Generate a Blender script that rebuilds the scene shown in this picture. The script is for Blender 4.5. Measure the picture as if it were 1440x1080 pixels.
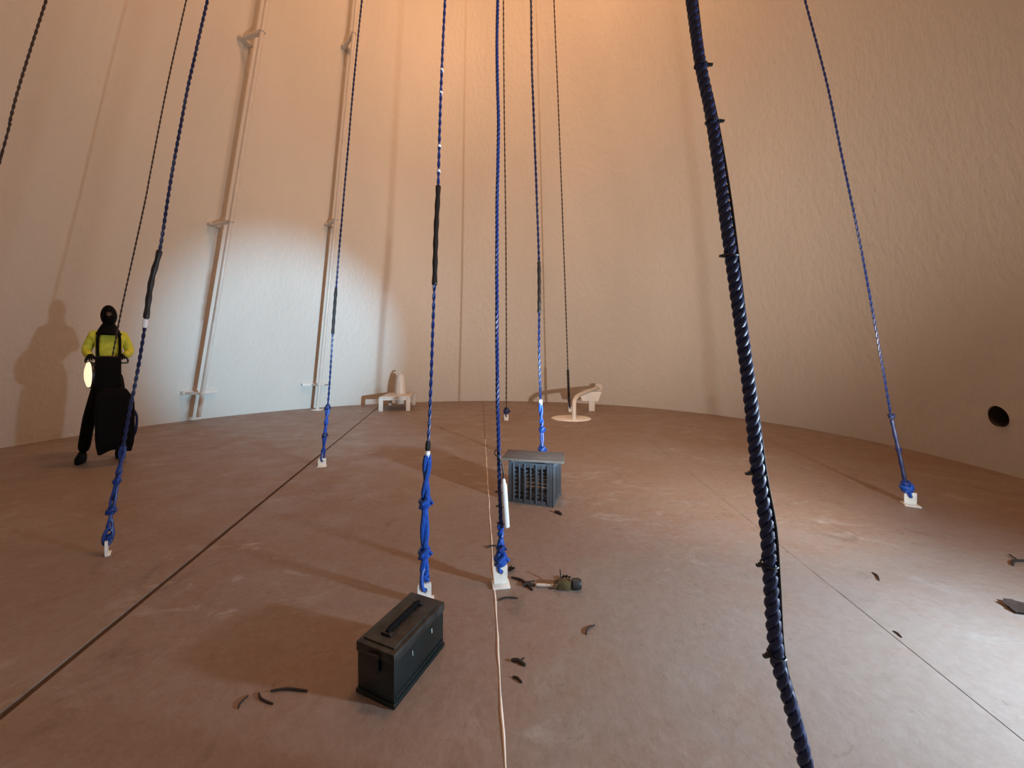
import bpy, bmesh, math, random
from mathutils import Vector, Matrix, Quaternion
random.seed(7)
sc = bpy.context.scene
for o in list(bpy.data.objects): bpy.data.objects.remove(o)
C = sc.collection
PI = math.pi

# ---------------------------------------------------------------- camera, light, exposure
F = 500.0            # focal length in pixels (ultra wide phone lens)
HZ = 516.0           # row of the horizon
EYE = 1.10           # camera height (m)
cam_d = bpy.data.cameras.new('camera'); cam = bpy.data.objects.new('camera', cam_d); C.objects.link(cam)
cam.location = (0, 0, EYE); cam.rotation_euler = (PI/2, 0, 0)
cam_d.sensor_width = 36; cam_d.lens = F/1440*36; cam_d.shift_y = -(540-HZ)/1440
cam_d.clip_start = 0.02
sc.camera = cam

w = bpy.data.worlds.new('world'); sc.world = w; w.use_nodes = True
w.node_tree.nodes['Background'].inputs[0].default_value = (0.02, 0.018, 0.016, 1)
w.node_tree.nodes['Background'].inputs[1].default_value = 0.3

LAMP = Vector((2.45, 0.65, 0.87))      # work light standing out of frame on the right
AIM = Vector((-5.3, 8.6, 1.55))
def light(name, kind, loc, aim, energy, color, **kw):
    d = bpy.data.lights.new(name, kind); d.energy = energy; d.color = color
    for k, v in kw.items(): setattr(d, k, v)
    o = bpy.data.objects.new(name, d); C.objects.link(o)
    o.location = loc
    o.rotation_euler = (Vector(aim)-Vector(loc)).to_track_quat('-Z', 'Y').to_euler()
    return o
light('work_light_beam', 'SPOT', LAMP, AIM, 4800, (0.36, 0.71, 1.0), spot_size=math.radians(32), spot_blend=0.8, shadow_soft_size=0.05)
light('work_light_flood', 'SPOT', LAMP, (0.1, 9.0, 4.2), 1330, (1.0, 0.885, 0.76), spot_size=math.radians(112), spot_blend=1.0, shadow_soft_size=0.06)
light('work_light_spill', 'AREA', LAMP, (-2.5, 4.0, 0.6), 112, (0.66, 0.84, 1.0), shape='RECTANGLE', size=0.16, size_y=0.12)
light('warm_roof_fill', 'AREA', (0.9, 3.2, 11.7), (-0.5, 9.8, 5.5), 410, (1.0, 0.50, 0.23), shape='RECTANGLE', size=1.6, size_y=0.5)  # warm fill added under the roof, aimed to brighten the upper far wall

sc.view_settings.view_transform = 'Standard'; sc.view_settings.look = 'None'
sc.view_settings.exposure = -0.08; sc.view_settings.gamma = 1.0; sc.view_settings.use_curve_mapping = False

# ---------------------------------------------------------------- the tank's geometry
CX, CY, R0, APEX = -0.813, 5.366, 6.13, 29.15
AX, AY = -0.354, 5.366      # cone-shaped tank: walls and hung ropes lean to the axis
TOP = 12.0
def kk(h): return 1.0-h/APEX
def lean(x, y, h): return Vector((AX+(x-AX)*kk(h), AY+(y-AY)*kk(h), h))
def on_wall(phi, h, off=0.0):
    r = R0-off/kk(h)
    return lean(CX+r*math.cos(phi), CY+r*math.sin(phi), h)
def floor_pt(px, py):
    Y = F*EYE/(py-HZ)
    return Vector(((px-720)/F*Y, Y, 0))
def phi_of(px, off=0.0, h=0.0):
    lo, hi = -0.75, PI+0.55
    for _ in range(60):
        m = (lo+hi)/2; p = on_wall(m, h, off)
        if 720+F*p.x/p.y > px: lo = m
        else: hi = m
    return (lo+hi)/2

# ---------------------------------------------------------------- materials
def mat(name, col, rough=0.6, metal=0.0, spec=0.5, bump=0.0, bscale=40.0, var=0.0, vscale=8.0, emit=None, stretch=(1, 1, 1), coat=0.0):
    m = bpy.data.materials.new(name); m.use_nodes = True
    nt = m.node_tree; b = nt.nodes['Principled BSDF']
    b.inputs['Base Color'].default_value = (*col, 1); b.inputs['Roughness'].default_value = rough
    b.inputs['Metallic'].default_value = metal; b.inputs['Specular IOR Level'].default_value = spec
    b.inputs['Coat Weight'].default_value = coat
    tc = nt.nodes.new('ShaderNodeTexCoord'); mp = nt.nodes.new('ShaderNodeMapping')
    mp.inputs['Scale'].default_value = stretch
    nt.links.new(tc.outputs['Object'], mp.inputs[0])
    if var:
        n = nt.nodes.new('ShaderNodeTexNoise'); n.inputs['Scale'].default_value = vscale; n.inputs['Detail'].default_value = 6
        nt.links.new(mp.outputs[0], n.inputs[0])
        cr = nt.nodes.new('ShaderNodeValToRGB')
        cr.color_ramp.elements[0].position = 0.3; cr.color_ramp.elements[1].position = 0.7
        cr.color_ramp.elements[0].color = (*[c*(1-var) for c in col], 1)
        cr.color_ramp.elements[1].color = (*[min(1, c*(1+var)) for c in col], 1)
        nt.links.new(n.outputs[0], cr.inputs[0]); nt.links.new(cr.outputs[0], b.inputs['Base Color'])
    if bump:
        n = nt.nodes.new('ShaderNodeTexNoise'); n.inputs['Scale'].default_value = bscale; n.inputs['Detail'].default_value = 4
        nt.links.new(mp.outputs[0], n.inputs[0])
        bp = nt.nodes.new('ShaderNodeBump'); bp.inputs['Strength'].default_value = bump; bp.inputs['Distance'].default_value = 0.02
        nt.links.new(n.outputs[0], bp.inputs['Height']); nt.links.new(bp.outputs[0], b.inputs['Normal'])
    if emit:
        b.inputs['Emission Color'].default_value = (*emit[0], 1); b.inputs['Emission Strength'].default_value = emit[1]
    return m

def wall_material():
    m = bpy.data.materials.new('cream_tank_paint'); m.use_nodes = True
    nt = m.node_tree; b = nt.nodes['Principled BSDF']; L = nt.links.new; N = nt.nodes.new
    tc = N('ShaderNodeTexCoord')
    # soft, large blotches of the paint
    n = N('ShaderNodeTexNoise'); n.inputs['Scale'].default_value = 0.55; n.inputs['Detail'].default_value = 5
    mp = N('ShaderNodeMapping'); mp.inputs['Scale'].default_value = (1, 1, 0.35); L(tc.outputs['Object'], mp.inputs[0]); L(mp.outputs[0], n.inputs[0])
    cr = N('ShaderNodeValToRGB')
    cr.color_ramp.elements[0].position = 0.3; cr.color_ramp.elements[0].color = (0.56, 0.505, 0.44, 1)
    cr.color_ramp.elements[1].position = 0.7; cr.color_ramp.elements[1].color = (0.63, 0.57, 0.50, 1)
    L(n.outputs[0], cr.inputs[0]); L(cr.outputs[0], b.inputs['Base Color'])
    b.inputs['Roughness'].default_value = 0.46
    b.inputs['Specular IOR Level'].default_value = 0.55
    # rolled-on paint ripple
    n2 = N('ShaderNodeTexNoise'); n2.inputs['Scale'].default_value = 11.0; n2.inputs['Detail'].default_value = 5; n2.inputs['Roughness'].default_value = 0.6
    mp2 = N('ShaderNodeMapping'); mp2.inputs['Scale'].default_value = (1, 1, 0.6); L(tc.outputs['Object'], mp2.inputs[0]); L(mp2.outputs[0], n2.inputs[0])
    bp = N('ShaderNodeBump'); bp.inputs['Strength'].default_value = 0.45; bp.inputs['Distance'].default_value = 0.03
    L(n2.outputs[0], bp.inputs['Height']); L(bp.outputs[0], b.inputs['Normal'])
    return m

def floor_material():
    m = bpy.data.materials.new('stained_floor_coating'); m.use_nodes = True
    nt = m.node_tree; b = nt.nodes['Principled BSDF']; L = nt.links.new; N = nt.nodes.new
    tc = N('ShaderNodeTexCoord')
    def noise(scale, detail=6, rough=0.6, dist=0.0, sc_=(1, 1, 1), loc=(0, 0, 0)):
        mp = N('ShaderNodeMapping'); mp.inputs['Scale'].default_value = sc_; mp.inputs['Location'].default_value = loc
        L(tc.outputs['Object'], mp.inputs[0])
        n = N('ShaderNodeTexNoise'); n.inputs['Scale'].default_value = scale; n.inputs['Detail'].default_value = detail
        n.inputs['Roughness'].default_value = rough; n.inputs['Distortion'].default_value = dist
        L(mp.outputs[0], n.inputs[0]); return n
    def ramp(src, p0, p1, c0=(0, 0, 0, 1), c1=(1, 1, 1, 1)):
        r = N('ShaderNodeValToRGB'); r.color_ramp.elements[0].position = p0; r.color_ramp.elements[1].position = p1
        r.color_ramp.elements[0].color = c0; r.color_ramp.elements[1].color = c1
        L(src, r.inputs[0]); return r
    def mix(fac, a, c):
        x = N('ShaderNodeMix'); x.data_type = 'RGBA'
        if isinstance(fac, float): x.inputs[0].default_value = fac
        else: L(fac, x.inputs[0])
        for i, v in ((6, a), (7, c)):
            if isinstance(v, tuple): x.inputs[i].default_value = v
            else: L(v, x.inputs[i])
        return x.outputs[2]
    big = ramp(noise(0.7, 7, 0.62, 0.6).outputs[0], 0.36, 0.66)
    base = mix(big.outputs[0], (0.215, 0.124, 0.082, 1), (0.240, 0.170, 0.132, 1))
    fine = ramp(noise(9, 8, 0.7).outputs[0], 0.3, 0.75)
    fm = N('ShaderNodeMath'); fm.operation = 'MULTIPLY'; fm.inputs[1].default_value = 0.30; L(fine.outputs[0], fm.inputs[0])
    base = mix(fm.outputs[0], base, (0.30, 0.26, 0.235, 1))
    # dried silt: swirled pale crusts
    sw = ramp(noise(2.6, 9, 0.72, 1.4, (1, 1.5, 1)).outputs[0], 0.54, 0.68)
    gate = ramp(noise(0.9, 3, 0.5, 0.2, (1, 1, 1), (3.1, 1.7, 0)).outputs[0], 0.45, 0.62)
    mm = N('ShaderNodeMath'); mm.operation = 'MULTIPLY'; L(sw.outputs[0], mm.inputs[0]); L(gate.outputs[0], mm.inputs[1])
    m5 = N('ShaderNodeMath'); m5.operation = 'MULTIPLY'; m5.inputs[1].default_value = 0.95; L(mm.outputs[0], m5.inputs[0])
    base = mix(m5.outputs[0], base, (0.37, 0.335, 0.305, 1))
    # dark rusty stains
    st = ramp(noise(1.7, 8, 0.68, 0.9, (1.6, 1, 1), (7, 2, 0)).outputs[0], 0.60, 0.74)
    m6 = N('ShaderNodeMath'); m6.operation = 'MULTIPLY'; m6.inputs[1].default_value = 0.85; L(st.outputs[0], m6.inputs[0])
    base = mix(m6.outputs[0], base, (0.125, 0.080, 0.058, 1))
    # greyer tone on the near right of the floor, fading outwards through noise
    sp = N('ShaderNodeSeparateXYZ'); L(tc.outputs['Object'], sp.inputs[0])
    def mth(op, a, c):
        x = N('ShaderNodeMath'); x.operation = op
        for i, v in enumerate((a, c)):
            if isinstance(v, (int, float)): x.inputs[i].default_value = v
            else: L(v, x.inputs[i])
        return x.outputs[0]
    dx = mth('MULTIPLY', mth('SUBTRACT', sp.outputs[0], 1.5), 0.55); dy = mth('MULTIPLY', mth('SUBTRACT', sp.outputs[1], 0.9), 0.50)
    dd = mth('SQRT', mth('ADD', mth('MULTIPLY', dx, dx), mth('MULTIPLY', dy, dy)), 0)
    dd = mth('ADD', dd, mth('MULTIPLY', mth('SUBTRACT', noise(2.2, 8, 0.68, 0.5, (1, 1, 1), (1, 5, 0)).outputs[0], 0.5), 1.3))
    grey_area = ramp(dd, 0.35, 1.35, (1, 1, 1, 1), (0, 0, 0, 1))
    base = mix(mth('MULTIPLY', grey_area.outputs[0], 0.72), base, (0.225, 0.203, 0.188, 1))
    grit = ramp(noise(26, 8, 0.75, 0.3, (1, 1, 1), (2, 9, 0)).outputs[0], 0.38, 0.68)
    base = mix(mth('MULTIPLY', grit.outputs[0], 0.20), base, (0.40, 0.36, 0.33, 1))
    spots = ramp(noise(12, 6, 0.7, 0.8, (1, 1, 1), (5, 3, 0)).outputs[0], 0.62, 0.72)
    base = mix(mth('MULTIPLY', spots.outputs[0], 0.45), base, (0.095, 0.066, 0.052, 1))
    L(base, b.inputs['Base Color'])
    rr = ramp(noise(3.0, 6, 0.6).outputs[0], 0.3, 0.7, (0.42, 0.42, 0.42, 1), (0.65, 0.65, 0.65, 1))
    L(rr.outputs[0], b.inputs['Roughness'])
    b.inputs['Specular IOR Level'].default_value = 0.35
    bn = noise(14, 6, 0.65)
    bp = N('ShaderNodeBump'); bp.inputs['Strength'].default_value = 0.30; bp.inputs['Distance'].default_value = 0.012
    L(bn.outputs[0], bp.inputs['Height']); L(bp.outputs[0], b.inputs['Normal'])
    return m

M = dict(
    wall=wall_material(), floor=floor_material(),
    under=mat('joint_filler', (0.115, 0.070, 0.048), 0.8, var=0.3),
    bead=mat('pale_sealant', (0.80, 0.72, 0.64), 0.5, var=0.12, vscale=14),
    silt=mat('silt_filled_joint', (0.20, 0.15, 0.12), 0.7, var=0.2, vscale=12),
    roof=mat('roof_paint', (0.55, 0.47, 0.38), 0.7),
    blue=mat('dim_blue_rope', (0.008, 0.036, 0.20), 0.42, var=0.35, vscale=60),  # darker blue: fainter lamplight on the upper cords put into the colour
    navy=mat('navy_rope', (0.006, 0.014, 0.066), 0.5, var=0.4, vscale=60),
    bright=mat('bright_blue_rope', (0.008, 0.075, 0.40), 0.45, var=0.35, vscale=70),
    brown=mat('dull_dark_line', (0.045, 0.028, 0.024), 0.7, var=0.2),
    black=mat('black_plastic', (0.008, 0.008, 0.009), 0.45),
    cloth=mat('black_cloth', (0.0035, 0.0035, 0.004), 0.9, spec=0.15, bump=0.3, bscale=30),
    tape=mat('black_tape', (0.010, 0.008, 0.009), 0.5),
    white=mat('white_plastic', (0.86, 0.87, 0.88), 0.35),
    plate=mat('white_painted_steel', (0.84, 0.80, 0.73), 0.4, var=0.08, vscale=30),
    cream=mat('cream_painted_steel', (0.60, 0.53, 0.46), 0.42, var=0.06, vscale=5),
    can=mat('dark_green_steel', (0.0030, 0.0095, 0.0105), 0.34, var=0.45, vscale=10, bump=0.05, bscale=60),
    can_lid=mat('worn_green_black_steel', (0.018, 0.018, 0.016), 0.5, var=0.85, vscale=22),
    mark=mat('pale_stencil_paint', (0.20, 0.26, 0.26), 0.6),
    crate=mat('grey_crate_plastic', (0.050, 0.058, 0.070), 0.5, var=0.12, vscale=12),
    wood=mat('weathered_board', (0.085, 0.060, 0.046), 0.75, var=0.35, vscale=7, stretch=(1, 6, 6), bump=0.2),
    yellow=mat('high_visibility_yellow', (0.62, 0.66, 0.06), 0.75, var=0.15, vscale=20, bump=0.3, bscale=25),
    grey=mat('grey_shirt', (0.25, 0.22, 0.20), 0.9),
    skin=mat('skin', (0.16, 0.085, 0.055), 0.55),
    eye=mat('eye_dark', (0.02, 0.015, 0.012), 0.2),
    lens=mat('lit_lamp_lens', (0.9, 0.85, 0.7), 0.4, emit=((1.0, 0.84, 0.52), 1.1)),
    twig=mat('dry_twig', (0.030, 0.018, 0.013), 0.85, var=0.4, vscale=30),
    bristle=mat('brown_bristle', (0.085, 0.062, 0.022), 0.9, var=0.5, vscale=60),
    steel=mat('dull_dark_metal', (0.05, 0.055, 0.058), 0.45, metal=0.6),
    dark=mat('dark_bore', (0.05, 0.034, 0.024), 0.8),
)

# ---------------------------------------------------------------- mesh helpers
class MB:
    def __init__(s): s.v = []; s.f = []
    def add(s, v, f):
        n = len(s.v); s.v += [Vector(p) for p in v]; s.f += [tuple(i+n for i in q) for q in f]; return s
    def box(s, c, d, rot=None, bev=0.0):
        bm = bmesh.new(); bmesh.ops.create_cube(bm, size=1)
        bmesh.ops.scale(bm, vec=d, verts=bm.verts)
        if bev: bmesh.ops.bevel(bm, geom=bm.edges[:], offset=bev, segments=2, profile=0.6, affect='EDGES')
        return s.bm(bm, c, rot)
    def bm(s, bm, c=(0, 0, 0), rot=None):
        bm.verts.ensure_lookup_table()
        R = rot or Matrix.Identity(3)
        s.add([R @ v.co + Vector(c) for v in bm.verts], [[v.index for v in f.verts] for f in bm.faces]); bm.free(); return s
    def tube(s, pts, r, n=8, caps=True, closed=False):
        pts = [Vector(p) for p in pts]; N = len(pts)
        rs = r if isinstance(r, (list, tuple)) else [r]*N
        tang = []
        for i in range(N):
            a = pts[(i-1) % N] if (closed or i > 0) else pts[0]
            b = pts[(i+1) % N] if (closed or i < N-1) else pts[-1]
            t = (b-a); tang.append(t.normalized() if t.length > 1e-9 else Vector((0, 0, 1)))
        u = tang[0].orthogonal().normalized(); V = []; Fc = []
        for i in range(N):
            u = (u-tang[i]*u.dot(tang[i]));
            u = u.normalized() if u.length > 1e-6 else tang[i].orthogonal().normalized()
            w_ = tang[i].cross(u)
            for k in range(n):
                a = 2*PI*k/n; V.append(pts[i]+(u*math.cos(a)+w_*math.sin(a))*rs[i])
        for i in range(N if closed else N-1):
            j = (i+1) % N
            for k in range(n):
                l = (k+1) % n; Fc.append((i*n+k, i*n+l, j*n+l, j*n+k))
        if caps and not closed:
            Fc.append(tuple(range(n-1, -1, -1))); Fc.append(tuple((N-1)*n+k for k in range(n)))
        return s.add(V, Fc)
    def lathe(s, prof, n=24, c=(0, 0, 0), rot=None):
        R = rot or Matrix.Identity(3); V = []; Fc = []
        for r, z in prof:
            for k in range(n):
                a = 2*PI*k/n; V.append(R @ Vector((r*math.cos(a), r*math.sin(a), z))+Vector(c))
        for i in range(len(prof)-1):
            for k in range(n):
                l = (k+1) % n; Fc.append((i*n+k, i*n+l, (i+1)*n+l, (i+1)*n+k))
        Fc.append(tuple(range(n-1, -1, -1))); Fc.append(tuple((len(prof)-1)*n+k for k in range(n)))
        return s.add(V, Fc)
    def prism(s, poly, z0, z1):
        n = len(poly)
        V = [Vector((x, y, z0)) for x, y in poly]+[Vector((x, y, z1)) for x, y in poly]
        Fc = [tuple(range(n-1, -1, -1)), tuple(range(n, 2*n))]+[(k, (k+1) % n, n+(k+1) % n, n+k) for k in range(n)]
        return s.add(V, Fc)
    def build(s, name, m, parent=None, off=(0, 0, 0), smooth=True, angle=40):
        me = bpy.data.meshes.new(name); o_ = Vector(off)
        me.from_pydata([tuple(p-o_) for p in s.v], [], s.f); me.materials.append(m)
        bm = bmesh.new(); bm.from_mesh(me); bmesh.ops.recalc_face_normals(bm, faces=bm.faces); bm.to_mesh(me); bm.free()
        me.update()
        o = bpy.data.objects.new(name, me); C.objects.link(o)
        if parent: o.parent = parent
        if smooth:
            for p in me.polygons: p.use_smooth = True
            me.set_sharp_from_angle(angle=math.radians(angle))
        return o

def tag(o, label=None, cat=None, group=None, kind=None):
    if label: o['label'] = label
    if cat: o['category'] = cat
    if group: o['group'] = group
    if kind: o['kind'] = kind
    return o
def thing(name, loc, label, cat, rz=0.0, group=None):
    e = bpy.data.objects.new(name, None); C.objects.link(e); e.location = loc; e.rotation_euler = (0, 0, rz)
    e.empty_display_size = 0.1
    return tag(e, label, cat, group)
def rotz(a): return Matrix.Rotation(a, 3, 'Z')
def align(d): return Vector(d).normalized().to_track_quat('Z', 'Y').to_matrix()

# ---------------------------------------------------------------- floor of lapped plates with joints
NS = 160
def rim(a, r=R0+0.02): return (CX+r*math.cos(a), CY+r*math.sin(a))
fl = MB().lathe([(R0+0.10, -0.12), (R0+0.10, -0.018)], NS, (CX, CY, 0)).build('floor', M['under'], smooth=False); tag(fl, kind='structure')
# joints seen in the photograph: lines on the floor (x at y=0, dx/dy, half width)
joints = [(-1.345, -0.238, 0.016), (0.068, -0.088, 0.003), (1.370, 0.130, 0.0022)]
def hits(x0, s):
    # intersections of the joint line with the rim, back and front
    a = 1+s*s; b = 2*(s*(x0-CX)-CY); c = (x0-CX)**2+CY*CY-(R0+0.02)**2
    d = math.sqrt(b*b-4*a*c); return [(-b-d)/(2*a), (-b+d)/(2*a)]
def ang(x, y): return math.atan2(y-CY, x-CX)
def plate_poly(left, right):
    poly = []
    def ln(j, off, front):
        x0 = j[0]+off; y = hits(x0, j[1])[1 if front else 0]; return (x0+j[1]*y, y)
    Rf = ln(right, -right[2], True) if right else None; Rb = ln(right, -right[2], False) if right else None
    Lf = ln(left, left[2], True) if left else None; Lb = ln(left, left[2], False) if left else None
    def arc(a0, a1):      # counter-clockwise
        while a1 < a0: a1 += 2*PI
        n = max(2, int((a1-a0)/0.05)); return [rim(a0+(a1-a0)*i/n) for i in range(n+1)]
    if left and right: poly = arc(ang(*Rf), ang(*Lf))+arc(ang(*Lb), ang(*Rb))
    elif right: poly = arc(ang(*Rf), ang(*Rb))
    else: poly = arc(ang(*Lb), ang(*Lf))
    return poly
for l, r in ((None, joints[0]), (joints[0], joints[1]), (joints[1], joints[2]), (joints[2], None)):
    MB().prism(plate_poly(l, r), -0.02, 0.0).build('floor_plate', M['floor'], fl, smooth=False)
def joint_bead(name, j, wd, hgt, m, y0, y1):
    V = []; b = MB(); pts = []
    n = 60
    for i in range(n+1):
        y = y0+(y1-y0)*i/n
        pts.append(Vector((j[0]+j[1]*y+0.0015*math.sin(y*9)+0.001*math.sin(y*31), y, -0.004+hgt*0.3)))
    b.tube(pts, [wd*(0.8+0.25*math.sin(i*1.7)) for i in range(n+1)], 8)
    return tag(b.build(name, m, fl))
joint_bead('joint_bead', joints[1], 0.0050, 0.010, M['bead'], 0.75, 5.4)
joint_bead('joint_bead', joints[2], 0.0045, 0.004, M['silt'], 1.75, 10.0)

# ---------------------------------------------------------------- wall with a round pipe port, ceiling
def wall_mesh():
    V = []; Fc = []; hs = [-0.1+i*(TOP+0.2)/16 for i in range(17)]; n = NS
    for h in hs:
        for k in range(n): V.append(on_wall(2*PI*k/n, h))
    for h in hs:
        for k in range(n): V.append(on_wall(2*PI*k/n, h, -0.12))
    m_ = len(hs)
    for sfc in range(2):
        o = sfc*m_*n
        for i in range(m_-1):
            for k in range(n):
                l = (k+1) % n; Fc.append((o+i*n+k, o+i*n+l, o+(i+1)*n+l, o+(i+1)*n+k))
    for i in (0, m_-1):
        for k in range(n):
            l = (k+1) % n; Fc.append((i*n+k, i*n+l, m_*n+i*n+l, m_*n+i*n+k))
    b = MB(); b.add(V, Fc); return b
wall = wall_mesh().build('wall_round', M['wall'], smooth=False); tag(wall, kind='structure')
PP = phi_of(1404, h=0.60); pc = on_wall(PP, 0.60); pd = Vector((math.cos(PP), math.sin(PP), 0))
cut = MB().lathe([(0.105, -0.5), (0.105, 0.5)], 40, pc, align(pd)).build('cutter', M['dark'])
md = wall.modifiers.new('hole', 'BOOLEAN'); md.object = cut; md.operation = 'DIFFERENCE'; md.solver = 'EXACT'
dg = bpy.context.evaluated_depsgraph_get()
nm = bpy.data.meshes.new_from_object(wall.evaluated_get(dg)); wall.modifiers.clear(); wall.data = nm
bpy.data.objects.remove(cut)
for p in nm.polygons: p.use_smooth = True
nm.set_sharp_from_angle(angle=math.radians(35))
port = MB()
V = []; Fc = []; n = 32; Rm = align(pd)
for r, z in [(0.1045, -0.002), (0.1045, 0.45), (0.0005, 0.45)]:
    for k in range(n): V.append(Rm @ Vector((r*math.cos(2*PI*k/n), r*math.sin(2*PI*k/n), z))+pc)
for i in range(2):
    for k in range(n):
        l = (k+1) % n; Fc.append((i*n+k, i*n+l, (i+1)*n+l, (i+1)*n+k))
port.add(V, Fc).build('pipe_port', M['dark'], wall)
ce = MB().lathe([(R0*kk(TOP)+0.1, TOP), (R0*kk(TOP)+0.1, TOP+0.1)], NS, lean(CX, CY, 0).to_2d().to_3d()+Vector((0.19, 0, 0))).build('ceiling', M['roof'], smooth=False); tag(ce, kind='structure')

# ---------------------------------------------------------------- ropes
def spline(P, ds):
    out = []
    for i in range(len(P)-1):
        p0 = P[max(i-1, 0)]; p1 = P[i]; p2 = P[i+1]; p3 = P[min(i+2, len(P)-1)]
        n = max(1, int((p2-p1).length/ds))
        for k in range(n):
            t = k/n
            out.append(0.5*((2*p1)+(p2-p0)*t+(2*p0-5*p1+4*p2-p3)*t*t+(3*p1-p0-3*p2+p3)*t**3))
    out.append(P[-1]); return out
class Rope:
    def __init__(s, pts, name, label, group=None):
        s.a = floor_pt(*pts[0]); s.g = (AY-s.a.y)/APEX
        s.P = [s.at(*p) for p in pts]
        h = TOP-0.02; last = s.P[-1]; kf = kk(h)/kk(last.z)
        s.P.append(Vector((AX+(last.x-AX)*kf, AY+(last.y-AY)*kf, h)))
        s.root = thing(name, s.a, label, 'rope', group=group)
    def at(s, px, py):
        t = (HZ-py)/F; Y = (s.a.y+EYE*s.g)/(1-s.g*t)
        return Vector(((px-720)/F*Y, Y, EYE+Y*t))
    def pt(s, py):      # point of the path at image row py (path is monotone in height)
        for a, b in zip(s.P, s.P[1:]):
            ra = HZ-(a.z-EYE)/a.y*F; rb = HZ-(b.z-EYE)/b.y*F
            if rb <= py <= ra:
                lo, hi = 0.0, 1.0
                for _ in range(30):
                    m_ = (lo+hi)/2; q = a.lerp(b, m_)
                    if HZ-(q.z-EYE)/q.y*F > py: lo = m_
                    else: hi = m_
                return a.lerp(b, (lo+hi)/2)
        return s.P[0] if py > 600 else s.P[-1]
    def path(s, ds):
        a = spline(s.P[:-1], ds); e, f = s.P[-2], s.P[-1]; n = max(2, int((f-e).length/ds))
        return a+[e.lerp(f, i/n) for i in range(1, n+1)]
    def seg(s, z0, z1, ds):
        return [p for p in s.path(ds) if z0-1e-6 <= p.z <= z1+1e-6]
    def cord(s, r, m, z0, z1=99, strands=3, pitch=0.08, per=8, sides=5, name='cord'):
        q = s.seg(z0, z1, pitch/per); b = MB(); d = 0; pos = [0]
        for a, c in zip(q, q[1:]): d += (c-a).length; pos.append(d)
        ro = r*0.52 if strands == 3 else r*0.5
        rs = r*0.56 if strands == 3 else r*0.55
        if strands == 1:
            b.tube(q, r, sides)
        else:
            for k in range(strands):
                pl = []
                for i, p in enumerate(q):
                    a = 2*PI*pos[i]/pitch+2*PI*k/strands
                    pl.append(p+Vector((math.cos(a), math.sin(a), 0))*ro)
                b.tube(pl, rs, sides)
        return b.build(name, m, s.root, s.a)
    def wrap(s, r, m, y0, y1, name='tape_wrap'):
        a, c = s.pt(y0), s.pt(y1); q = s.seg(min(a.z, c.z), max(a.z, c.z), 0.015)
        q = [a]+q+[c] if a.z < c.z else [c]+q+[a]
        rr = [r*(0.82 if i in (0, len(q)-1) else 1.0+0.10*math.sin(i*0.9)) for i in range(len(q))]
        return MB().tube(q, rr, 8).build(name, m, s.root, s.a)
    def doubled(s, r, m, zb, z1, gap=0.012):
        q = s.seg(zb, z1, 0.012); b = MB(); n = len(q)
        for sg in (-1, 1):
            pl = []
            for i, p in enumerate(q):
                t = i/max(1, n-1); a = 5.0*t*2+0.7*math.sin(t*9)
                pl.append(p+Vector((math.cos(a), math.sin(a), 0))*gap*sg*(0.55+0.45*math.sin(t*11+1)**2))
            b.tube(pl, r, 7)
        return b.build('doubled_rope', m, s.root, s.a)
    def knot(s, py, size, m, name='knot'):
        p = s.pt(py); b = MB(); pl = []; N = 46
        for i in range(N+1):
            t = i/N; a = t*2*PI*2.6
            bulge = math.sin(PI*min(1, max(0, t)))
            pl.append(p+Vector((math.cos(a)*size*(0.35+0.65*bulge), math.sin(a)*size*(0.35+0.65*bulge), (t-0.5)*size*2.4+0.3*size*math.sin(a))))
        b.tube(pl, size*0.55, 7)
        # crossing strand and a short tail
        b.tube([p+Vector((-size*0.9, -size*0.6, -size)), p+Vector((-size*0.2, -size*1.25, 0)), p+Vector((size*0.8, -size*0.7, size))], size*0.5, 7)
        b.tube([p+Vector((size*0.5, 0, size*0.2)), p+Vector((size*1.4, -size*0.2, size*0.1)), p+Vector((size*1.8, -size*0.3, -size*0.3))], size*0.38, 6)
        return b.build(name, m, s.root, s.a)
    def loop(s, z_hole, top, r, m):
        # the rope's lowest bight, passed through the hole of its bracket
        a = s.a; p = s.P[0]; b = MB(); pl = []
        tp = [q for q in s.seg(0, 99, 0.01) if q.z >= top][0]
        for k in range(21):
            t = k/20; x = math.sin(2*PI*t)*0.014; zz = z_hole+(top-z_hole)*(0.5-0.5*math.cos(2*PI*t))
            f = (zz-z_hole)/max(1e-6, top-z_hole)
            c = Vector((a.x, a.y, 0)).lerp(Vector((tp.x, tp.y, 0)), f)
            pl.append(Vector((c.x+x*0.7, c.y+x, zz)))
        b.tube(pl[:-1], r, 7, closed=True)
        return b.build('end_loop', m, s.root, s.a)
    def tie(s, py, side, r, tail=0.018):
        p = s.pt(py); b = MB()
        for zz in (0,):
            b.tube([p+Vector((math.cos(2*PI*k/14)*r, math.sin(2*PI*k/14)*r, zz+0.002*math.sin(2*PI*k/14))) for k in range(14)], 0.0022, 6, closed=True)
        b.box(p+Vector((side*(r+0.004), -0.002, 0)), (0.010, 0.008, 0.009), bev=0.0015)
        b.box(p+Vector((side*(r+0.004+tail*0.4), -0.004, -0.001)), (tail*0.55, 0.007, 0.006))
        return b.build('zip_tie', M['black'], s.root, s.a)

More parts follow.
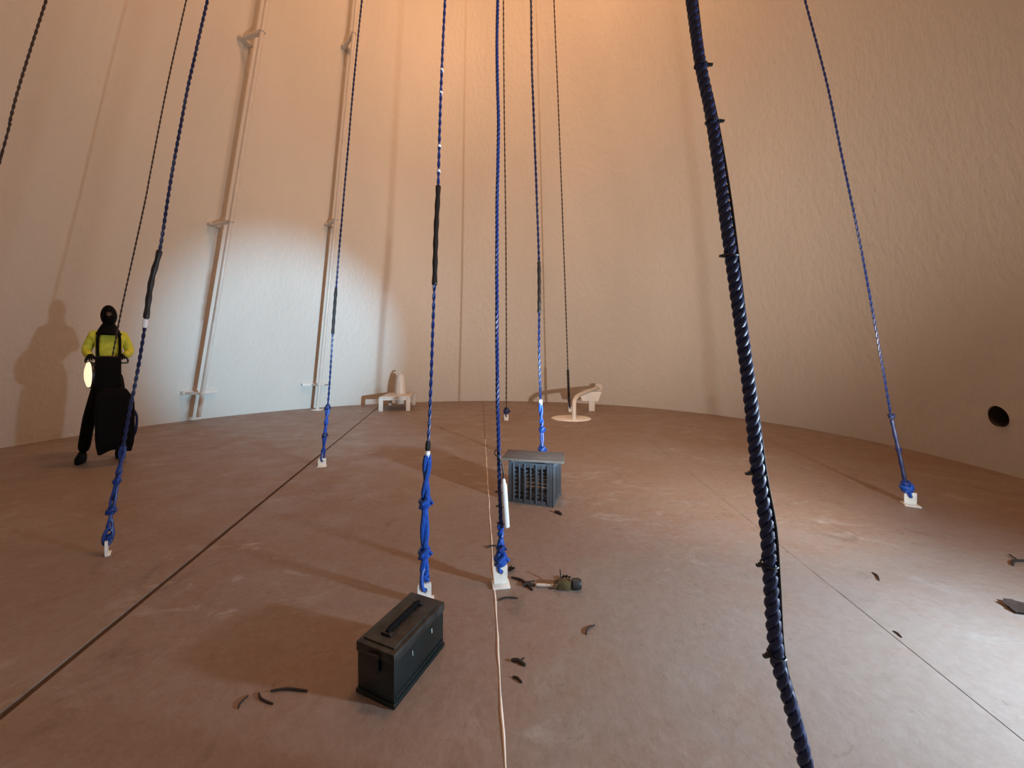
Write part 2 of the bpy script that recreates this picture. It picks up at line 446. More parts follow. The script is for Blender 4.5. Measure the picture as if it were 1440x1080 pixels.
def bracket(a, rz, label, w_=0.066, h_=0.085, group=None, foot=(0.088, 0.07), m='plate'):
    t = thing('anchor_bracket', (a.x, a.y, 0), label, 'bracket', rz, group)
    MB().box((0, -0.006, 0.005), (foot[0], foot[1], 0.010), bev=0.002).build('base_plate', M[m], t)
    hole = 0.013; cz = h_*0.66; n = 24; out = []
    for k in range(n):
        a_ = 2*PI*k/n; dx, dz = math.cos(a_), math.sin(a_)
        sx = (w_/2)/max(1e-6, abs(dx)); sz = ((h_-cz) if dz > 0 else (cz-0.008))/max(1e-6, abs(dz))
        sc_ = min(sx, sz); out.append((dx*sc_, cz+dz*sc_))
    V = []; Fc = []
    for yy in (-0.006, 0.006):
        V += [Vector((x, yy, z)) for x, z in out]
        V += [Vector((hole*math.cos(2*PI*k/n), yy, cz+hole*math.sin(2*PI*k/n))) for k in range(n)]
    for k in range(n):
        l = (k+1) % n
        Fc += [(k, l, n+l, n+k), (2*n+k, 3*n+k, 3*n+l, 2*n+l), (k, 2*n+k, 2*n+l, l), (n+k, n+l, 3*n+l, 3*n+k)]
    MB().add(V, Fc).build('eye_plate', M[m], t, smooth=False)
    return t, cz

# 1 far left line, leaves the frame at the left
r = Rope([(-138, 712), (0, 225), (14, 170), (28, 118), (65, 0)], 'hanging_rope', 'thin dark brown rope crossing the top left corner of the picture')
r.cord(0.010, M['brown'], 0.0, strands=2, pitch=0.12, per=6)
bracket(r.a, 0.5, 'white floor bracket of the rope left of the frame')
# 2 thin rope running down in front of the man
r = Rope([(128, 657), (157, 506), (172, 430), (190, 348), (205, 278), (213, 235), (237, 112), (262, 0)], 'hanging_rope', 'thin dark rope running down to the man in the yellow jacket')
r.a = r.pt(507); r.root.location = r.a
r.cord(0.0085, M['brown'], r.a.z, strands=2, pitch=0.12, per=6)
r.knot(506.5, 0.016, M['brown'])
# 3 left blue rope in front of the man
r = Rope([(150, 780), (153, 760), (157, 715), (166, 670), (180, 590), (193, 525), (205, 450), (213, 395), (226, 345), (240, 255), (262, 135), (275, 75), (292, 0)], 'hanging_rope', 'blue rope left of the pipes, black wrap midway and knots near the floor')
r.cord(0.0095, M['navy'], 0.30, strands=2, pitch=0.09)
t, cz = bracket(r.a, 2.34, 'white floor bracket seen edge on under the leftmost knotted blue rope', w_=0.06, foot=(0.065, 0.022))
r.loop(cz, 0.15, 0.009, M['blue']); r.doubled(0.0072, M['blue'], 0.12, 0.62, 0.010)
for y, sz in ((756, 0.013), (718, 0.017), (676, 0.014)): r.knot(y, sz, M['blue'])
r.wrap(0.014, M['tape'], 448, 352)
tag(r.wrap(0.0115, M['white'], 461, 449, 'white_sleeve'), 'white sleeve')
# 4 rope right of the pipes
r = Rope([(453, 656), (456, 620), (461, 570), (464, 530), (470, 440), (478, 340), (488, 225), (498, 110), (509, 0)], 'hanging_rope', 'thin dark rope hanging just right of the second wall pipe')
r.cord(0.012, M['navy'], 0.25, strands=2, pitch=0.12, per=6)
t, cz = bracket(r.a, 0.3, 'small white floor bracket on the far left floor, right of the man', w_=0.08, h_=0.09)
r.loop(cz, 0.16, 0.010, M['blue']); r.doubled(0.012, M['blue'], 0.13, 0.66, 0.013)
r.knot(612, 0.022, M['navy']); r.knot(573, 0.022, M['navy'])
r.wrap(0.017, M['tape'], 470, 405); r.tie(541, -1, 0.016, 0.05)
# 5 centre left rope to the bracket behind the ammunition box
r = Rope([(597, 847), (597, 775), (598, 705), (601, 640), (604, 590), (608, 480), (611, 400), (613, 330), (616, 270), (617, 235), (620, 130), (626, 0)], 'hanging_rope', 'blue rope with a long black taped stretch, tied behind the green box')
r.cord(0.0088, M['blue'], 0.66, strands=2, pitch=0.10)
t, cz = bracket(r.a, 0.25, 'white floor bracket behind the dark green box', w_=0.062, h_=0.088)
r.loop(cz, 0.15, 0.010, M['bright']); r.doubled(0.0125, M['bright'], 0.12, 0.68, 0.010)
for y, sz in ((810, 0.013), (777, 0.021), (706, 0.022)): r.knot(y, sz, M['bright'])
r.wrap(0.0135, M['tape'], 401, 262)
for y in (240, 205, 130, 98): tag(r.wrap(0.0105, M['white'], y+2, y-1, 'white_band'), 'white band')
tag(r.wrap(0.012, M['white'], 643, 634, 'white_sleeve'), 'white sleeve'); r.wrap(0.0125, M['tape'], 634, 620)
# 6 centre rope with the white tube
r6 = r = Rope([(704, 822), (704, 790), (704, 740), (703, 700), (701, 620), (699, 500), (699, 300), (701, 180), (699, 80), (700, 0)], 'hanging_rope', 'blue rope carrying the white tube left of the crate, tied at centre floor')
r.cord(0.0105, M['blue'], 0.18, strands=3, pitch=0.09)
t, cz = bracket(r.a, 0.15, 'white floor bracket beside the pale floor seam, nearest upright eye plate', w_=0.068, h_=0.10)
r.loop(cz, 0.17, 0.010, M['bright']); r.doubled(0.0105, M['bright'], 0.13, 0.30, 0.010)
r.knot(786, 0.024, M['bright']); r.knot(771, 0.017, M['blue'])
# 7 rope behind the crate
r = Rope([(763, 657), (762, 632), (762, 605), (760, 560), (758, 480), (758, 375), (752, 200), (748, 90), (747, 0)], 'hanging_rope', 'blue rope dropping behind the grey crate')
r.cord(0.0155, M['navy'], 0.35, strands=2, pitch=0.14, per=6)
t, cz = bracket(r.a, 0.1, 'white floor bracket hidden behind the grey crate')
r.loop(cz, 0.16, 0.012, M['blue']); r.doubled(0.014, M['bright'], 0.13, 0.72, 0.012)
r.knot(632, 0.031, M['bright']); r.knot(604, 0.026, M['bright'])
tag(r.wrap(0.019, M['white'], 569, 562, 'white_sleeve'), 'white sleeve'); r.wrap(0.020, M['tape'], 440, 368)
# 8 thin dark rope at the centre, ends far back
r = Rope([(712, 591), (712, 560), (712, 440), (711, 300), (709, 150), (708, 0)], 'hanging_rope', 'thin dark line just right of the centre blue rope, ending far back')
r.cord(0.016, M['brown'], 0.15, strands=2, pitch=0.2, per=6)
t, cz = bracket(r.a, 0.0, 'small cream floor bracket far back under the thin centre line', w_=0.09, h_=0.12, m='cream')
r.loop(cz, 0.22, 0.014, M['navy']); r.knot(578, 0.045, M['navy'])
# 9 thin dark rope by the far outlet pipe
r = Rope([(802, 579), (800, 560), (797, 470), (792, 330), (786, 170), (779, 0)], 'hanging_rope', 'thin dark line coming down at the bent cream pipe by the far wall')
r.cord(0.017, M['brown'], 0.15, strands=2, pitch=0.2, per=6)
t, cz = bracket(r.a, 0.0, 'small cream floor bracket behind the bent cream pipe', w_=0.09, h_=0.12, m='cream')
r.loop(cz, 0.22, 0.014, M['navy']); r.wrap(0.030, M['tape'], 566, 520)
# 10 right rope
r = Rope([(1280, 710), (1275, 688), (1265, 640), (1252, 580), (1240, 510), (1222, 410), (1205, 320), (1185, 225), (1163, 118), (1132, 0)], 'hanging_rope', 'thin dark rope on the right, blue knot above its white bracket')
r.cord(0.0095, M['navy'], 0.16, strands=2, pitch=0.11, per=7)
t, cz = bracket(r.a, -0.55, 'white angled floor bracket at the far right of the floor', w_=0.07, h_=0.10, foot=(0.09, 0.11))
r.loop(cz, 0.16, 0.012, M['bright']); r.knot(686, 0.028, M['bright']); r.knot(680, 0.020, M['blue']); r.knot(585, 0.015, M['navy']); r.knot(632, 0.013, M['navy'])
r.wrap(0.0125, M['navy'], 690, 590, 'rope_splice')
# 11 thick near rope on the right
r = Rope([(1160, 1222), (1133, 1075), (1111, 990), (1092, 920), (1083, 810), (1078, 740), (1066, 665), (1055, 560), (1042, 460), (1025, 340), (1001, 170), (985, 90), (972, 0)], 'hanging_rope', 'thick twisted navy rope with zip ties, nearest to the viewer on the right')
r.cord(0.0155, M['navy'], 0.06, strands=3, pitch=0.078, per=14, sides=9)
q = [p+Vector((0.015, -0.005+0.006*math.sin(p.z*7), 0)) for p in r.seg(0.25, 3.4, 0.03)]
tag(MB().tube(q, 0.0035, 6).build('data_cable', M['black'], r.root, r.a), 'thin black cable')
for y, sd in ((92, 1), (171, 1), (360, -1), (665, -1), (793, -1), (920, -1)): r.tie(y, sd, 0.018)
bracket(r.a, 0.2, 'white floor bracket below the frame under the thick rope')

# white tube strapped to the centre rope
p0, p1 = r6.pt(740), r6.pt(672)
d = Vector((0.031, -0.012, 0)); b0 = p0+d; b1 = p1+d+Vector((-0.010, 0, 0)); ax = (b1-b0).normalized(); Ln = (b1-b0).length
t = thing('sensor_tube', b0, 'white tube strapped upright to the centre blue rope', 'sensor')
MB().lathe([(0.014, 0), (0.0165, 0.004), (0.0165, Ln*0.86), (0.014, Ln*0.9)], 20, b0, align(ax)).build('tube_body', M['white'], t, b0)
MB().lathe([(0.011, Ln*0.9), (0.011, Ln*0.96), (0.006, Ln)], 16, b0, align(ax)).build('tube_cap', M['white'], t, b0)
for f in (0.08, 0.42, 0.72):
    c = b0.lerp(b1, f); pl = []
    for k in range(20):
        a = 2*PI*k/20; pl.append(c+Vector((-0.015+0.033*math.cos(a), 0.006+0.018*math.sin(a), 0.001*math.sin(2*a))))
    MB().tube(pl, 0.0025, 6, closed=True).build('zip_tie', M['black'], t, b0)
rg = r6.pt(636)+Vector((-0.008, -0.014, 0))
MB().tube([rg+Vector((math.cos(2*PI*k/16)*0.013, 0, math.sin(2*PI*k/16)*0.016)) for k in range(16)], 0.0028, 6, closed=True).build('hanging_ring', M['black'], t, b0)
MB().tube([rg+Vector((0.006, -0.004, -0.012)), r6.pt(652)+Vector((0.016, -0.014, 0)), b1+Vector((0, 0, 0.03)), b1], 0.0042, 6).build('hanging_cord', M['black'], t, b0)

# ---------------------------------------------------------------- wall pipes
def wall_pipe(px, hs, label, hb, foot):
    off = 0.55; phi = phi_of(px, off, hb); rad = 0.037
    base = on_wall(phi, hb, off)
    t = thing('wall_pipe', base, label, 'pipe')
    MB().tube([on_wall(phi, hb+(TOP-0.05-hb)*i/10, off) for i in range(11)], rad, 18).build('pipe', M['cream'], t, base)
    nrm = Vector((math.cos(phi), math.sin(phi), 0)); tg = Vector((-math.sin(phi), math.cos(phi), 0))
    B = Matrix((tg, nrm, (0, 0, 1))).transposed()
    for i, h in enumerate(hs):
        b = MB(); c = on_wall(phi, h, 0.275); wd = 0.62 if i == 0 else 0.24
        b.box(on_wall(phi, h, 0.055)-tg*(0.26 if i == 0 and not foot else 0.06), (wd, 0.11, 0.075 if i == 0 else 0.04), B, 0.006)           # shelf plate against the wall
        b.box(c, (0.07, 0.55, 0.05), B, 0.003)                              # arm to the pipe
        k = b.build('pipe_bracket', M['cream'], t, base)
        pl = [on_wall(phi, h, off)+(tg*math.cos(2*PI*j/20)+nrm*math.sin(2*PI*j/20))*(rad+0.006) for j in range(20)]
        MB().tube(pl, 0.012, 6, closed=True).build('pipe_clamp', M['cream'], k, base)
    if foot:
        MB().lathe([(0.15, 0.0), (0.15, 0.02)], 24, (base.x, base.y, 0)).build('foot_flange', M['cream'], t, base)
wall_pipe(279, (0.58, 3.85, 7.25), 'left wall pipe, cream, stopping short of the floor near the man', 0.12, False)
wall_pipe(446, (0.64, 4.6, 8.5), 'right wall pipe, cream, with a round flange on the floor', 0.0, True)

# ---------------------------------------------------------------- low stand with hooded pipe
b0 = floor_pt(555, 578); az = math.radians(10)
t = thing('outlet_stand', b0, 'low cream plate stand on short legs by the far wall, left of centre', 'stand', az)
MB().box((0, 0.70, 0.345), (0.72, 1.5, 0.03), bev=0.006).build('top_plate', M['cream'], t)
for sx in (-1, 1):
    for y in (-0.02, 1.40):
        MB().box((sx*0.325, y, 0.165), (0.10, 0.03, 0.33), bev=0.004).build('leg', M['cream'], t)
MB().box((0, -0.03, 0.30), (0.55, 0.02, 0.06), bev=0.003).build('apron', M['cream'], t)
MB().lathe([(0.10, 0.16), (0.13, 0.20), (0.13, 0.30), (0.10, 0.33)], 20, (0.12, 0.2, 0)).build('outlet_collar', M['cream'], t)
hp = b0+rotz(az) @ Vector((0.02, 1.0, 0.36))
t = thing('hooded_pipe', hp, 'bullet-shaped cream pipe hood standing on the low stand', 'pipe', az)
MB().lathe([(0.14, 0), (0.14, 0.04), (0.135, 0.14), (0.125, 0.28), (0.11, 0.40), (0.082, 0.49), (0.045, 0.545), (0.005, 0.56)], 28).build('hood', M['cream'], t)
pl = [Vector((-0.15*math.cos(a), 0.05, 0.60*math.sin(a)+0.02)) for a in [i*PI/2/10 for i in range(11)]]+[Vector((0.03, 0.05, 0.615))]
MB().tube(pl, 0.022, 8).build('hood_rib', M['cream'], t)

# ---------------------------------------------------------------- bent pipe and round plate at the far wall, right of centre
b1 = floor_pt(803, 588.5)
dk = MB().lathe([(0.42, 0), (0.42, 0.012), (0.39, 0.022)], 40).build('round_floor_plate', M['plate'])
dk.location = b1; tag(dk, 'flat round pale plate on the far floor beneath the bent pipe', 'plate')
lg = floor_pt(807, 591.0)
t = thing('outlet_pipe', lg, 'bent cream outlet pipe on legs at the far wall, right of centre', 'pipe')
path = spline([Vector(p) for p in ((1.28, 7.33, 0.022), (1.28, 7.33, 0.26), (1.29, 7.37, 0.37), (1.36, 7.55, 0.445), (1.50, 7.90, 0.475), (1.78, 8.50, 0.50), (2.40, 9.85, 0.53))], 0.06)
path = [p+Vector((lg.x-1.28, lg.y-7.33, 0)) for p in path]
MB().tube(path, 0.047, 16).build('bent_pipe', M['cream'], t, lg)
e = floor_pt(832, 578)
MB().box((e.x, e.y, 0.23), (0.15, 0.05, 0.46), bev=0.006).build('support_leg', M['cream'], t, lg)
g = MB(); g.add([(e.x+x, e.y-0.03+yy, 0.24+z) for yy in (-0.012, 0.012) for x, z in ((-0.24, 0.02), (0.15, 0.0), (0.24, 0.24), (-0.33, 0.24))],
      [(0, 1, 2, 3), (7, 6, 5, 4), (0, 4, 5, 1), (1, 5, 6, 2), (2, 6, 7, 3), (3, 7, 4, 0)])
g.build('gusset_plate', M['cream'], t, lg, smooth=False)
endp = path[-1]; dirp = (path[-1]-path[-2]).normalized()
MB().lathe([(0.11, -0.03), (0.11, 0.0)], 24, endp, align(dirp)).build('end_flange', M['cream'], t, lg)

# ---------------------------------------------------------------- dark green ammunition style box
rz = math.radians(-23)
corner = floor_pt(554, 1000)                       # its nearest bottom corner
Wb, Lb, Hb = 0.165, 0.29, 0.178
org = corner+rotz(rz) @ Vector((-Wb/2, Lb/2, 0))
t = thing('metal_box', org, 'dark green steel ammunition box with lid, on the floor in front', 'box', rz)
b = MB(); b.box((0, 0, 0.075), (Wb-0.008, Lb-0.010, 0.15), bev=0.006); b.build('body', M['can'], t)
b = MB(); b.box((0, 0, 0.008), (Wb, Lb-0.002, 0.016), bev=0.004); b.build('base_rim', M['can'], t)
b = MB(); b.box((0, 0, 0.1575), (Wb-0.002, Lb-0.003, 0.034), bev=0.005)
b.box((0, 0, 0.176), (Wb*0.80, Lb*0.86, 0.008), bev=0.003); b.build('lid', M['can_lid'], t)
for y in (-0.085, 0.085):
    for x in (-0.02,): MB().box((0, y, 0.183), (0.042, 0.016, 0.010), bev=0.002).build('handle_mount', M['black'], t)
MB().tube(spline([Vector(p) for p in ((0, -0.085, 0.186), (0, -0.07, 0.190), (0, 0, 0.190), (0, 0.07, 0.190), (0, 0.085, 0.186))], 0.012), 0.009, 8).build('carry_handle', M['cloth'], t)
# latch on the end facing the viewer, hinge at the other
MB().box((0, -Lb/2-0.004, 0.130), (0.045, 0.008, 0.062), bev=0.002).build('latch', M['black'], t)
MB().tube([(-0.028, -Lb/2-0.008, 0.158), (0.028, -Lb/2-0.008, 0.158)], 0.0035, 8).build('latch_wire', M['black'], t)
MB().tube([(-0.045, Lb/2+0.003, 0.145), (0.045, Lb/2+0.003, 0.145)], 0.005, 8).build('hinge', M['black'], t)
for sx in (1, -1):
    MB().box((sx*(Wb/2-0.003), 0, 0.031), (0.005, Lb*0.92, 0.006), bev=0.0015).build('side_rib', M['can'], t)
X = Wb/2-0.0035
for (y, z, dy, dz) in ((-0.048, 0.112, 0.004, 0.020), (0.062, 0.114, 0.007, 0.018)):
    tag(MB().box((X, y, z), (0.0012, dy, dz), Matrix.Rotation(0.15, 3, 'X'), 0.0004).build('stencil_mark', M['mark'], t), 'worn pale paint mark')

# ---------------------------------------------------------------- grey crate with board
rz = math.radians(-20); Wc, Dc, Hc = 0.375, 0.30, 0.335
cr_c = floor_pt(778, 714)
org = cr_c+rotz(rz) @ Vector((-Wc/2, Dc/2, 0))
t = thing('plastic_crate', org, 'grey slatted plastic crate under a board, beside the centre rope', 'crate', rz)
for sx in (-1, 1):
    for sy in (-1, 1):
        b = MB(); b.box((sx*(Wc/2-0.026), sy*(Dc/2-0.006), Hc/2), (0.052, 0.012, Hc), bev=0.003)
        b.box((sx*(Wc/2-0.006), sy*(Dc/2-0.026), Hc/2), (0.012, 0.052, Hc), bev=0.003); b.build('corner_post', M['crate'], t)
def side_panel(length, place, cols):
    b = MB()
    def bx(u0, u1, z0, z1, th, outd): b.box(place((u0+u1)/2, outd, (z0+z1)/2), place_d(abs(u1-u0), th, z1-z0), bev=0.0015)
    place_d = place.dims
    h = length/2-0.045
    bx(-h-0.03, h+0.03, Hc-0.042, Hc-0.004, 0.014, 0.0); b.build('top_rim', M['crate'], t); b = MB()
    bx(-h-0.03, h+0.03, 0.0, 0.034, 0.014, 0.0); b.build('bottom_rim', M['crate'], t)
    for k in range(cols+1):
        u = -h+2*h*k/cols; b2 = MB()
        b2.box(place(u, -0.005 if k % 2 == 0 else -0.001, Hc/2), place_d(0.012 if k % 2 == 0 else 0.008, 0.016, Hc-0.03), bev=0.0015); b2.build('rib', M['crate'], t)
    for j in range(1, 8):
        z = 0.03+(Hc-0.07)*j/8; b2 = MB()
        b2.box(place(0, 0.004, z), place_d(2*h+0.04, 0.006, 0.022 if j in (2, 5) else 0.017)); b2.build('slat', M['crate'], t)
    return
class Place:
    def __init__(s, axis, sign): s.axis = axis; s.sign = sign
    def __call__(s, u, inn, z):
        if s.axis == 'x': return (u, s.sign*(Dc/2-0.008-inn), z)
        return (s.sign*(Wc/2-0.008-inn), u, z)
    def dims(s, u, th, z): return (u, th, z) if s.axis == 'x' else (th, u, z)
for axis, sign in (('x', -1), ('x', 1), ('y', 1), ('y', -1)): side_panel(Wc if axis == 'x' else Dc, Place(axis, sign), 6 if axis == 'x' else 4)
MB().box((0, 0, 0.012), (Wc-0.03, Dc-0.03, 0.016)).build('crate_floor', M['crate'], t)
bo = org+Vector((-0.01, 0.0, Hc+0.005))
t = thing('wooden_board', bo, 'weathered brown board lying across the top of the grey crate', 'board', math.radians(-9))
b = MB(); b.box((0, 0.0, 0.010), (0.50, 0.31, 0.018), Matrix.Rotation(math.radians(1.2), 3, 'Y'), 0.003); b.build('board', M['wood'], t)
MB().box((-0.02, -0.151, 0.006), (0.30, 0.012, 0.010), bev=0.002).build('board_lip', M['wood'], t)

# ---------------------------------------------------------------- the man
def skin(name, vs, es, m, parent, sub=2, root=0, rad_y=None):
    me = bpy.data.meshes.new(name); me.from_pydata([v[:3] for v in vs], es, [])
    o = bpy.data.objects.new(name, me); C.objects.link(o)
    sm_ = o.modifiers.new('s', 'SKIN'); sm_.use_smooth_shade = True
    for i, v in enumerate(vs):
        r_ = v[3]; ry = v[4] if len(v) > 4 else r_
        me.skin_vertices[0].data[i].radius = (r_, ry); me.skin_vertices[0].data[i].use_root = (i == root)
    ss = o.modifiers.new('u', 'SUBSURF'); ss.levels = sub; ss.render_levels = sub
    dg = bpy.context.evaluated_depsgraph_get(); dg.update()
    nm = bpy.data.meshes.new_from_object(o.evaluated_get(dg)); o.modifiers.clear(); o.data = nm; nm.name = name
    nm.materials.clear(); nm.materials.append(m)
    for p in nm.polygons: p.use_smooth = True
    o.parent = parent; return o
mp_ = Vector((-4.83, 4.26, 0)); mrz = math.radians(48.7)
man = thing('person', mp_, 'person in yellow high-visibility jacket and black trousers gripping a black pack', 'person', mrz)
# local frame: faces -y, x to the right of the picture, z up
skin('trousers', [(0, 0.02, 0.98, 0.135, 0.11), (0, 0.02, 1.10, 0.14, 0.105),
                  (-0.10, 0.01, 0.86, 0.088), (-0.20, -0.03, 0.50, 0.075), (-0.262, 0.02, 0.10, 0.070),
                  (0.10, 0.01, 0.86, 0.088), (0.120, -0.03, 0.50, 0.066), (0.105, 0.02, 0.10, 0.058)],
     [(0, 1), (0, 2), (2, 3), (3, 4), (0, 5), (5, 6), (6, 7)], M['cloth'], man)
for x, tw in ((-0.266, -0.25), (0.108, 0.2)):
    b = MB(); bm = bmesh.new(); bmesh.ops.create_uvsphere(bm, u_segments=16, v_segments=10, radius=1)
    for v in bm.verts:
        v.co = Vector((v.co.x*0.052, v.co.y*0.145-0.055, max(v.co.z, -0.55)*0.075+0.041))
        if v.co.y > -0.02: v.co.z *= 1.35
    b.bm(bm, (x, 0.0, 0), rotz(tw)); k = b.build('boot', M['cloth'], man, angle=70)
skin('jacket', [(0, 0.015, 1.08, 0.145, 0.11), (0, 0.01, 1.24, 0.150, 0.115), (0, 0.01, 1.42, 0.165, 0.115), (0, 0.02, 1.53, 0.085, 0.07),
                (-0.165, 0.015, 1.465, 0.070), (-0.235, 0.03, 1.28, 0.060), (-0.185, -0.155, 1.215, 0.046),
                (0.165, 0.015, 1.465, 0.070), (0.235, 0.03, 1.28, 0.060), (0.165, -0.155, 1.235, 0.046)],
     [(0, 1), (1, 2), (2, 3), (2, 4), (4, 5), (5, 6), (2, 7), (7, 8), (8, 9)], M['yellow'], man)
def loopband(z, rx, ry, th, m, name, y0=0.01):
    pl = [Vector((rx*math.cos(2*PI*k/28), y0+ry*math.sin(2*PI*k/28), z)) for k in range(28)]
    MB().tube(pl, th, 6, closed=True).build(name, m, man)
tag(skin('shirt_hem', [(0, 0.01, 1.03, 0.150, 0.118), (0, 0.01, 1.115, 0.150, 0.118)], [(0, 1)], M['grey'], man), 'grey hem under the jacket')
for sx in (-1, 1):
    pl = [Vector((sx*0.085, -0.055, 1.535)), Vector((sx*0.11, -0.105, 1.46)), Vector((sx*0.115, -0.125, 1.35)), Vector((sx*0.11, -0.128, 1.22)), Vector((sx*0.10, -0.122, 1.14))]
    tag(MB().tube(spline(pl, 0.03), 0.017, 6).build('harness_strap', M['cloth'], man), 'black harness strap')
# head, face, hood
hc = Vector((0, -0.015, 1.70))
bm = bmesh.new(); bmesh.ops.create_uvsphere(bm, u_segments=24, v_segments=16, radius=1)
for v in bm.verts:
    x, y, z = v.co
    wv = 0.074*(1-0.22*max(0, -z)); dpt = 0.094*(1-0.15*max(0, -z))
    v.co = Vector((x*wv, y*dpt, z*0.118))
    if y < -0.75 and abs(x) < 0.28 and -0.35 < z < 0.15: v.co.y -= 0.020*(1-abs(x)/0.28)
b = MB(); b.bm(bm, hc); b.tube([hc+Vector((0, 0.02, -0.08)), Vector((0, 0.015, 1.50))], [0.052, 0.058], 14); head = b.build('head', M['skin'], man, angle=80)
for sx in (-1, 1):
    b = MB(); bm = bmesh.new(); bmesh.ops.create_uvsphere(bm, u_segments=10, v_segments=8, radius=0.012); b.bm(bm, hc+Vector((sx*0.028, -0.082, 0.012))); b.build('eye', M['eye'], head)
MB().tube([hc+Vector((-0.024, -0.082, -0.058)), hc+Vector((0, -0.088, -0.060)), hc+Vector((0.024, -0.082, -0.058))], 0.005, 6).build('mouth', M['eye'], head)
bm = bmesh.new(); bmesh.ops.create_uvsphere(bm, u_segments=28, v_segments=20, radius=1)
dele = [f for f in bm.faces if f.calc_center_median().y < -0.72 and 0.02 < f.calc_center_median().z < 0.24 and abs(f.calc_center_median().x) < 0.5]
bmesh.ops.delete(bm, geom=dele, context='FACES')
for v in bm.verts:
    x, y, z = v.co
    v.co = Vector((x*0.090*(1-0.12*max(0, -z)), y*0.112, z*0.134+0.004))
b = MB(); b.bm(bm, hc); tag(b.build('balaclava', M['cloth'], man, angle=80), 'black balaclava with eye slit')
tag(MB().lathe([(0.070, 1.615), (0.088, 1.585), (0.118, 1.535), (0.150, 1.492), (0.140, 1.475)], 24, (0, 0.01, 0)).build('collar', M['cloth'], man), 'black collar')
# gloved hands: palm, four fingers, thumb; gripping the pack's top handle bar
def hand(wrist, sgn, name):
    wv = Vector(wrist); vs = [(*wv, 0.034), (*(wv+Vector((0, -0.05, -0.006))), 0.040, 0.030), (*(wv+Vector((0, -0.095, -0.012))), 0.044, 0.026)]
    es = [(0, 1), (1, 2)]
    o = skin('glove', vs, es, M['cloth'], man, 2)
    for i, (dx, ln) in enumerate(((-0.033, 0.075), (-0.011, 0.085), (0.011, 0.080), (0.033, 0.062))):
        a = wv+Vector((dx, -0.105, -0.010)); k = ln/3
        f = [(*(a+Vector((0, 0.02, 0))), 0.011), (*(a+Vector((0, -k*0.8, -0.004))), 0.0105), (*(a+Vector((0, -k*1.3, -k*0.9))), 0.0098), (*(a+Vector((0, -k*0.7, -k*1.7))), 0.0085)]
        fo = skin('finger', f, [(0, 1), (1, 2), (2, 3)], M['cloth'], o, 1)
    a = wv+Vector((-sgn*0.036, -0.045, -0.010))
    skin('thumb', [(*a, 0.013), (*(a+Vector((-sgn*0.022, -0.030, -0.018))), 0.012), (*(a+Vector((-sgn*0.018, -0.058, -0.034))), 0.010)], [(0, 1), (1, 2)], M['cloth'], o, 1)
hand((-0.178, -0.185, 1.225), -1, 'glove'); hand((0.125, -0.185, 1.235), 1, 'glove')

# ---------------------------------------------------------------- black pack he holds, and the lit lamp on it
pk = mp_+rotz(mrz) @ Vector((0.0, -0.45, 0.085))
t = thing('equipment_pack', pk, 'tall black equipment pack held in front of the person', 'pack', mrz)
b = MB(); b.box((-0.005, 0.02, 0.945), (0.225, 0.15, 0.36), bev=0.012); b.build('upper_housing', M['cloth'], t)
bm = bmesh.new(); bmesh.ops.create_cube(bm, size=1); bmesh.ops.subdivide_edges(bm, edges=bm.edges[:], cuts=8, use_grid_fill=True)
for v in bm.verts:
    x, y, z = v.co*2; s_ = (1-0.10*abs(z)**4)
    e_ = 1-0.06*(abs(x)**6+abs(y)**6+abs(z)**6)
    xr = x*(0.205 if x > 0 else 0.165)
    if z > 0.3 and x < 0: xr *= 1-0.10*(z-0.3)
    if z > 0.55 and x > 0: xr *= 1-0.5*(z-0.55)
    v.co = Vector((xr*e_*s_+0.035, y*0.115*e_*s_, 0.42+z*0.385*e_))
    if z < -0.9: v.co.z += 0.035*math.sin((x+0.6)*2.4)
b = MB(); b.bm(bm); b.build('lower_bag', M['cloth'], t, angle=80)
MB().tube(spline([Vector(p) for p in ((-0.20, 0.150, 1.07), (-0.19, 0.150, 1.115), (-0.12, 0.150, 1.125), (0.10, 0.150, 1.13), (0.16, 0.150, 1.12), (0.17, 0.150, 1.07), (0.11, 0.03, 1.06))], 0.02), 0.011, 8).build('grab_bar', M['black'], t)
MB().tube(spline([Vector(p) for p in ((-0.20, 0.150, 1.07), (-0.15, 0.03, 1.05), (-0.09, 0.03, 1.06))], 0.02), 0.011, 8).build('bar_end', M['black'], t)
MB().tube(spline([Vector(p) for p in ((0.20, -0.02, 0.55), (0.245, -0.05, 0.45), (0.235, -0.05, 0.28), (0.20, -0.02, 0.20))], 0.03), 0.014, 6).build('side_strap', M['navy'], t)
for r_, f in ((man, 0.76), (t, 0.86)):
    for ob in r_.children_recursive:
        ob.data.transform(Matrix.Diagonal((f, 1, 1, 1)))
lp = pk+rotz(mrz) @ Vector((-0.150, 0.02, 0.93))
lt = thing('work_lamp', lp, 'lit oval lamp glowing pale yellow at the pack\'s left side', 'lamp', mrz)
ld = Vector((-0.985, -0.16, 0.0)); Rl = align(ld)
MB().lathe([(0.105, -0.045), (0.147, -0.025), (0.147, -0.008)], 28, (0, 0, 0), Rl).build('lamp_housing', M['black'], lt)
MB().lathe([(0.138, -0.010), (0.133, 0.006), (0.08, 0.020), (0.01, 0.024)], 28, (0, 0, 0), Rl).build('lamp_lens', M['lens'], lt)

